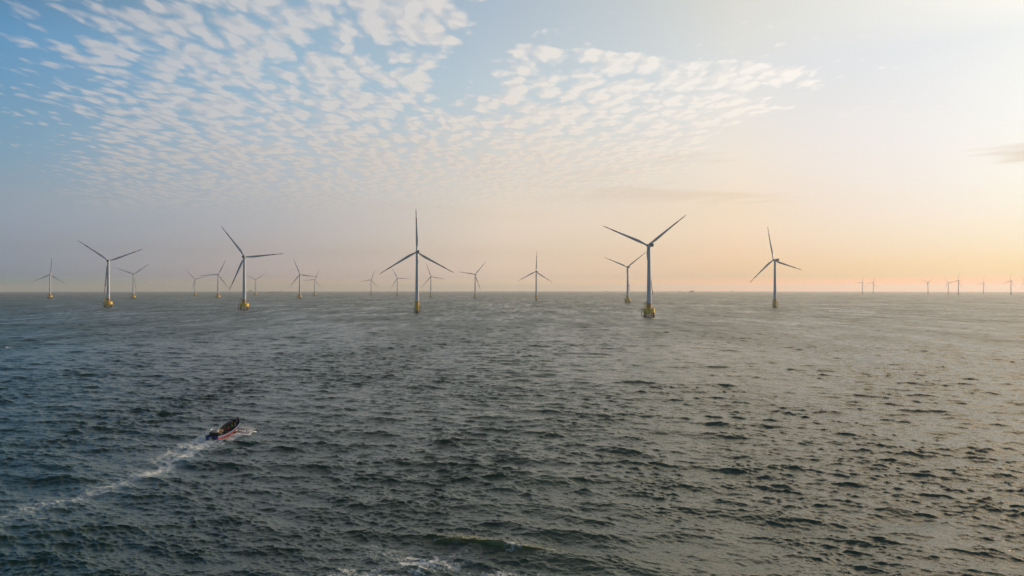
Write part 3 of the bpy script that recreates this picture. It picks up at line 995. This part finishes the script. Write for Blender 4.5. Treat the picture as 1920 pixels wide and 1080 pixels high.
M['green'] = paint('green_fishing_net', (0.03, 0.12, 0.03), 0.9, 0.4, 5.0, (0.01, 0.03, 0.01))
M['float'] = paint('yellow_float', (0.62, 0.45, 0.06), 0.5, 0.3, 3.0, (0.3, 0.2, 0.05))
M['skin'] = paint('skin', (0.36, 0.20, 0.13), 0.6, 0.1, 3.0)
M['cloth_dark'] = paint('dark_jacket', (0.018, 0.018, 0.024), 0.85, 0.2, 3.0, (0.008, 0.008, 0.01))
M['cloth_red'] = paint('red_jacket', (0.34, 0.018, 0.02), 0.85, 0.2, 3.0, (0.1, 0.008, 0.01))
M['hair'] = paint('black_hair', (0.01, 0.009, 0.008), 0.6, 0.1, 3.0)

STA = [  # y, half beam at gunwale, gunwale height, half beam at chine, keel depth
    (0.0, 1.62, 1.16, 1.36, -0.45), (1.2, 1.78, 1.06, 1.46, -0.5), (3.0, 1.96, 0.98, 1.58, -0.55), (5.0, 2.08, 1.00, 1.62, -0.6), (7.0, 2.10, 1.14, 1.55, -0.6),
    (9.0, 2.04, 1.42, 1.30, -0.55), (10.6, 1.88, 1.74, 0.95, -0.5), (11.8, 1.62, 2.02, 0.62, -0.38), (12.6, 1.30, 2.24, 0.36, -0.1), (13.2, 0.88, 2.40, 0.17, 0.3), (13.55, 0.45, 2.50, 0.08, 0.8), (13.7, 0.12, 2.55, 0.03, 1.1)]

def build_boat():
    boat = thing('fishing_boat', 'blue wooden fishing boat with a red stripe, moving away ahead of a white wake', 'boat',
                 (BOAT_X, BOAT_Y, 0.0), BOAT_RZ)
    boat.rotation_euler = (R_(1.6), R_(1.5), BOAT_RZ)
    mb = MB()
    band = []
    prev = None
    th = 0.09
    for (y, b, g, c, kz) in STA:
        pts = []; bd = []
        def side(sg):
            out = []
            for q in (0.0, 0.3, 0.33, 0.6, 0.8, 1.0):
                bulge = 1 - (1 - q) ** 1.6
                out.append((sg * (c + (b - c) * bulge), y, 0.0 + (g - 0.0) * q, q))
            return out
        left = [(0.0, y, kz, 0.0), (-c * 0.72, y, kz * 0.55, 0.0)] + side(-1)
        right = [(p[0] * -1, p[1], p[2], p[3]) for p in left][1:][::-1]
        inner = [(-(b - th * min(1, b)), y, g, 1.0), (-(b - 0.22 * min(1, b)) * 0.96, y, max(0.42, g - 0.75), 1.0), (-b * 0.55, y, max(0.40, g - 0.80), 1.0),
                 (b * 0.55, y, max(0.40, g - 0.80), 1.0), ((b - 0.22 * min(1, b)) * 0.96, y, max(0.42, g - 0.75), 1.0), ((b - th * min(1, b)), y, g, 1.0)]
        ring = left + inner + right
        vs = []
        for p in ring:
            v = mb.bm.verts.new(p[:3]); vs.append(v); band.append(p[3])
        if prev:
            n = len(vs)
            for i in range(n):
                f = mb.bm.faces.new((prev[i], prev[(i + 1) % n], vs[(i + 1) % n], vs[i]))
                nl = len(left)
                if nl - 1 <= i <= nl + 5:
                    f.material_index = 2 if i in (nl - 1, nl + 5) else 1
        else:
            mb.cap(vs, True)
        prev = vs
    mb.cap(prev)
    mb.bm.verts.index_update()
    hull = mb.build('hull', [M['hull'], M['deck'], M['boat_blue']], boat, True, 35)
    at = hull.data.attributes.new('band', 'FLOAT', 'POINT')
    at.data.foreach_set('value', band)
    # transom board
    mb = MB()
    a = mb.ring([(-1.60, -0.02, 1.30), (1.60, -0.02, 1.30), (1.40, -0.02, 0.0), (0.9, -0.02, -0.25), (-0.9, -0.02, -0.25), (-1.40, -0.02, 0.0)])
    b = mb.ring([(-1.60, -0.14, 1.30), (1.60, -0.14, 1.30), (1.40, -0.14, 0.0), (0.9, -0.14, -0.25), (-0.9, -0.14, -0.25), (-1.40, -0.14, 0.0)])
    mb.bridge(a, b); mb.cap(a); mb.cap(b, True)
    tr = mb.build('transom', M['navy'], boat, False)
    mb = MB()
    mb.box((-0.58, -0.34, 0.30), (0.10, -0.145, 0.98), 0.04)
    mb.build('registration_board', M['white'], tr)
    mb = MB()
    mb.box((-0.30, -0.40, 0.35), (-0.16, -0.345, 0.85)); mb.box((0.28, -0.40, -0.3), (0.46, -0.145, 1.2), 0.03)
    mb.build('rudder_post', M['cabin'], tr)
    # gunwale rail
    for sg in (-1, 1):
        mb = MB()
        for i in range(len(STA) - 1):
            a, b = STA[i], STA[i + 1]
            mb.tube((sg * (a[1] + 0.0), a[0], a[2] + 0.04), (sg * (b[1] + 0.0), b[0], b[2] + 0.04), 0.075, n=8)
        mb.build('gunwale', M['boat_blue'], boat)
    # shelter aft
    mb = MB()
    mb.box((-1.22, 1.15, 0.40), (1.22, 1.25, 1.82))
    mb.box((-1.22, 1.252, 0.40), (-1.14, 3.3, 1.82))
    mb.box((-1.10, 3.2, 0.40), (0.2, 3.28, 1.82))
    sh = mb.build('shelter', M['cabin'], boat, False)
    for yy in (1.30, 2.2, 3.2):
        mb = MB(); mb.box((1.12, yy, 0.40), (1.22, yy + 0.1, 1.82))
        mb.build('post', M['roof'] if yy == 2.2 else M['cabin'], sh, False)
    mb = MB(); mb.box((-1.38, 1.0, 1.823), (1.38, 3.5, 1.90), 0.02)
    mb.build('roof', M['roof'], sh, False)
    # engine box, bow deck, mast, flag
    mb = MB(); mb.box((-0.55, 3.85, 0.40), (0.45, 4.95, 1.0), 0.06)
    mb.build('engine_cover', M['cabin'], boat)
    mb = MB()
    pl = [(-0.98, 11.7, 1.55), (0.98, 11.7, 1.55), (0.5, 12.9, 1.8), (0.08, 13.4, 1.95), (-0.08, 13.4, 1.95), (-0.5, 12.9, 1.8)]
    a = mb.ring(pl); b = mb.ring([(p[0], p[1], p[2] - 0.08) for p in pl]); mb.bridge(a, b); mb.cap(a); mb.cap(b, True)
    mb.build('foredeck', M['deck'], boat, False)
    mb = MB(); mb.tube((-0.25, 3.62, 0.42), (-0.25, 3.62, 4.1), 0.045, 0.02, 6)
    mb.build('antenna', M['louvre'], boat)
    mb = MB(); mb.tube((0.0, 13.45, 2.45), (0.0, 13.55, 3.25), 0.03, n=6)
    st = mb.build('flag_staff', M['cabin'], boat)
    mb = MB()
    n = 8
    top = [(0.02 + 0.75 * i / n, 13.55 - 0.25 * i / n + 0.06 * math.sin(i * 1.4), 3.22 - 0.12 * i / n) for i in range(n + 1)]
    for off in (0.0,):
        a = [mb.bm.verts.new(p) for p in top]; b = [mb.bm.verts.new((p[0], p[1] + 0.02, p[2] - 0.46)) for p in top]
        for i in range(n):
            mb.bm.faces.new((a[i], a[i + 1], b[i + 1], b[i]))
    fl = mb.build('flag', M['red'], st)
    sm = fl.modifiers.new('thick', 'SOLIDIFY'); sm.thickness = 0.01
    return boat

boat = build_boat()
BM = Matrix.Translation((BOAT_X, BOAT_Y, 0)) @ boat.rotation_euler.to_matrix().to_4x4()

def on_boat(o, x, y, z, rz=0.0):
    m = BM @ Matrix.Translation((x, y, z)) @ Matrix.Rotation(rz, 4, 'Z')
    o.location = m.to_translation(); o.rotation_euler = m.to_euler()
    return o

# white round tub on the shelter roof
mb = MB()
mb.lathe([(0.92, 0.0), (1.08, 0.46), (1.12, 0.52), (1.05, 0.53), (0.88, 0.06), (0.1, 0.05)], 28)
o = tag(mb.build('tub', M['white']), 'wide white round tub lying on the roof of the boat shelter', 'tub')
on_boat(o, -0.30, 2.2, 1.905)
mb = MB()
mb.box((-0.3, -0.28, 0), (0.3, 0.28, 0.10), 0.02); mb.box((-0.3, 0.18, 0.10), (0.3, 0.28, 0.52), 0.02); mb.box((-0.3, -0.28, 0.10), (-0.2, 0.18, 0.4), 0.02)
o = tag(mb.build('chair', M['tan']), 'small tan seat with a low back on the shelter roof, right of the white tub', 'seat')
on_boat(o, 1.0, 2.9, 1.905, 0.3)

def crate_mesh(w, d, h, mat):
    mb = MB()
    t = 0.04
    mb.box((-w, -d, 0), (w, d, t)); mb.box((-w, -d, t), (-w + t, d, h)); mb.box((w - t, -d, t), (w, d, h))
    mb.box((-w + t, -d, t), (w - t, -d + t, h)); mb.box((-w + t, d - t, t), (w - t, d, h))
    mb.box((-w - 0.015, -d - 0.015, h), (w + 0.015, -d + t, h + 0.03)); mb.box((-w - 0.015, d - t, h), (w + 0.015, d + 0.015, h + 0.03))
    return mb.build('crate', mat, None, False)
o = tag(crate_mesh(0.38, 0.3, 0.5, M['orange_box']), 'orange crate on the boat deck beside the person in red', 'crate')
on_boat(o, 1.15, 6.2, 0.46, 0.1)
o = tag(crate_mesh(0.32, 0.28, 0.36, M['white']), 'pale crate on the boat deck against the left bulwark amidships', 'crate')
on_boat(o, -0.75, 7.9, 0.62, 0.25)

def heap(name, label, cat, mat, x, y, z, w, d, h, seed):
    rnd = random.Random(seed)
    mb = MB()
    for _ in range(26):
        a = rnd.uniform(0, 2 * math.pi); q = math.sqrt(rnd.random())
        mb.sphere((w * q * math.cos(a), d * q * math.sin(a), h * (1 - q * q) * rnd.uniform(0.3, 0.8)), rnd.uniform(0.16, 0.3) , 1.3, 1.3, 0.7, 2, 0.2, rnd)
    o = tag(mb.build(name, mat), label, cat)
    return on_boat(o, x, y, z)
heap('fishing_net', 'dark heap of fishing net filling the boat amidships', 'net', M['net'], 0.1, 8.9, 0.66, 1.1, 1.3, 0.6, 3)
heap('fishing_net', 'green heap of fishing net towards the bow of the boat', 'net', M['green'], -0.35, 10.9, 1.0, 0.8, 0.55, 0.45, 5)
for i, (x, y, z, mat, lab) in enumerate(((-0.25, 11.35, 1.45, 'float', 'yellow float on the green net in the bow, the left one'),
                          (0.28, 11.95, 1.72, 'float', 'yellow float on the bow deck of the boat, nearest the flag'),
                          (0.22, 10.75, 1.25, 'float', 'yellow float beside the green net, nearest the middle of the boat'),
                          (0.86, 10.9, 1.5, 'white', 'white float hung inside the right bulwark near the bow'))):
    mb = MB(); mb.sphere((0, 0, 0), 0.17, 1, 1, 1.25, 3); mb.tube((0, 0, 0.19), (0, 0, 0.27), 0.04, n=8)
    on_boat(tag(mb.build('float', M[mat]), lab, 'float', 'floats in the bow of the boat'), x, y, z)

def skin_mesh(name, chains, mat, parent, sub=2, root=0):
    """chains: list of (points, radii); joints that coincide are shared"""
    verts, rad, edges, key = [], [], [], {}
    for pts, rr in chains:
        prev = None
        for p, r in zip(pts, rr):
            k = tuple(round(c, 4) for c in p)
            if k not in key:
                key[k] = len(verts); verts.append(p); rad.append(r)
            if prev is not None:
                edges.append((prev, key[k]))
            prev = key[k]
    me = bpy.data.meshes.new(name)
    me.from_pydata(verts, edges, [])
    o = bpy.data.objects.new(name, me)
    C.objects.link(o)
    s = o.modifiers.new('skin', 'SKIN')
    sv = me.skin_vertices[0].data
    for i, r in enumerate(rad):
        sv[i].radius = (r, r)
    sv[root].use_root = True
    o.modifiers.new('sub', 'SUBSURF').levels = sub
    o.modifiers['sub'].render_levels = sub
    dg = bpy.context.evaluated_depsgraph_get()
    me2 = bpy.data.meshes.new_from_object(o.evaluated_get(dg))
    bpy.data.objects.remove(o)
    me2.name = name
    me2.materials.clear(); me2.materials.append(mat)
    me2.shade_smooth()
    o = bpy.data.objects.new(name, me2)
    C.objects.link(o)
    o.parent = parent
    return o

def person(label, jacket, trousers, pose, x, y, z, rz):
    root = thing('person', label, 'person')
    # body (skin): trunk, legs, arms, hands with fingers, head
    hips = (0, 0, 0.92); waist = (0, 0.02, 1.08); chest = (0, 0.03, 1.30); neck = (0, 0.03, 1.48); head = (0, 0.06, 1.60); crown = (0, 0.05, 1.70)
    lean = pose
    sh_l, sh_r = (-0.19, 0.03, 1.40), (0.19, 0.03, 1.40)
    el_l, el_r = (-0.27, 0.05 + 0.08 * lean, 1.12), (0.27, 0.05 + 0.08 * lean, 1.12)
    wr_l, wr_r = (-0.22, 0.26, 1.00), (0.22, 0.26, 1.00)
    chains = [([hips, waist, chest, neck, head, crown], [0.155, 0.14, 0.165, 0.06, 0.10, 0.075]),
              ([chest, sh_l, el_l, wr_l, (-0.20, 0.34, 0.985)], [0.165, 0.07, 0.05, 0.032, 0.036]),
              ([chest, sh_r, el_r, wr_r, (0.20, 0.34, 0.985)], [0.165, 0.07, 0.05, 0.032, 0.036]),
              ([hips, (-0.10, 0.0, 0.84), (-0.13, 0.04, 0.48), (-0.14, 0.0, 0.08), (-0.15, 0.16, 0.04)], [0.155, 0.095, 0.065, 0.045, 0.035]),
              ([hips, (0.10, 0.0, 0.84), (0.13, 0.04, 0.48), (0.14, 0.0, 0.08), (0.15, 0.16, 0.04)], [0.155, 0.095, 0.065, 0.045, 0.035])]
    for sg in (-1, 1):
        palm = (sg * 0.20, 0.34, 0.985)
        for k, ln in enumerate((0.075, 0.085, 0.08, 0.062)):
            fx = sg * (0.20 + (k - 1.5) * 0.018)
            chains.append(([palm, (fx, 0.375, 0.985), (fx, 0.375 + ln * 0.6, 0.975), (fx, 0.375 + ln * 0.85, 0.945)], [0.036, 0.010, 0.009, 0.008]))
        chains.append(([palm, (sg * 0.155, 0.345, 0.98), (sg * 0.145, 0.385, 0.97)], [0.036, 0.011, 0.009]))
    body = skin_mesh('body', chains, M['skin'], root)
    for sg in (-1, 1):     # ears and nose belong to the head
        pass
    skin_mesh('jacket', [([(0, 0.0, 0.86), waist, chest, (0, 0.03, 1.44)], [0.185, 0.175, 0.195, 0.09]),
                         ([chest, sh_l, el_l, (-0.225, 0.245, 1.005)], [0.195, 0.095, 0.07, 0.05]),
                         ([chest, sh_r, el_r, (0.225, 0.245, 1.005)], [0.195, 0.095, 0.07, 0.05])], jacket, root)
    skin_mesh('trousers', [([(0, 0, 0.95), (-0.10, 0.0, 0.84), (-0.13, 0.04, 0.48), (-0.14, 0.0, 0.10)], [0.17, 0.115, 0.085, 0.065]),
                           ([(0, 0, 0.95), (0.10, 0.0, 0.84), (0.13, 0.04, 0.48), (0.14, 0.0, 0.10)], [0.17, 0.115, 0.085, 0.065])], trousers, root)
    mb = MB(); mb.sphere((0, 0.035, 1.665), 0.118, 0.98, 1.08, 0.9, 3)
    mb.build('hair', M['hair'], root)
    on_boat(root, x, y, z, rz)
    return root
person('person in a dark jacket standing amidships between the shelter and the person in red', M['cloth_dark'], M['cloth_dark'], 0.0, 0.25, 6.1, 0.44, 0.1)
person('person in a red jacket standing beside the orange crate', M['cloth_red'], M['cloth_dark'], 0.6, 0.8, 6.9, 0.46, 0.5)

# spray thrown up by the bow and the stern
def spray():
    rnd = random.Random(21)
    mb = MB()
    bmv = mb.bm
    def drop(p, r):
        tmp = [Vector((1, 0, 0)), Vector((-1, 0, 0)), Vector((0, 1, 0)), Vector((0, -1, 0)), Vector((0, 0, 1)), Vector((0, 0, -1))]
        v = [bmv.verts.new(Vector(p) + q * r * rnd.uniform(0.7, 1.3)) for q in tmp]
        for f in ((0, 2, 4), (2, 1, 4), (1, 3, 4), (3, 0, 4), (2, 0, 5), (1, 2, 5), (3, 1, 5), (0, 3, 5)):
            bmv.faces.new([v[i] for i in f])
    for _ in range(1500):
        q = rnd.random()
        sg = 1 if rnd.random() < 0.75 else -1
        lx = sg * (1.2 + 4.6 * q); ly = 13.3 - 2.2 * q * q + rnd.gauss(0, 0.5)
        p = BM @ Vector((lx + rnd.gauss(0, 0.3), ly, 0.25 + abs(rnd.gauss(0, 0.30))))
        drop(p, rnd.uniform(0.015, 0.06))
    for _ in range(500):
        p = BM @ Vector((rnd.gauss(0.2, 0.8), -0.6 - abs(rnd.gauss(0, 1.6)), 0.15 + abs(rnd.gauss(0, 0.25))))
        drop(p, rnd.uniform(0.015, 0.06))
    o = mb.build('sea_spray', M['spray'], None, True, 180)
    o['kind'] = 'stuff'
m, t_, b_ = principled('white_spray')
b_.inputs['Base Color'].default_value = (0.8, 0.82, 0.83, 1)
b_.inputs['Roughness'].default_value = 0.6
M['spray'] = m
spray()

# ------------------------------------------------------------------ haze
mb = MB()
mb.box((-36000, -36000, -92.0), (36000, 36000, 186.0))
m = bpy.data.materials.new('sea_haze')
m.use_nodes = True
nt = m.node_tree
nt.nodes.remove(nt.nodes['Principled BSDF'])
pv = nt.nodes.new('ShaderNodeVolumePrincipled')
pv.inputs['Color'].default_value = (0.84, 0.845, 0.87, 1)
pv.inputs['Density'].default_value = 0.68e-4
pv.inputs['Anisotropy'].default_value = 0.38
nt.links.new(pv.outputs[0], nt.nodes['Material Output'].inputs['Volume'])
hz = mb.build('haze', m, None, False)
hz['kind'] = 'stuff'
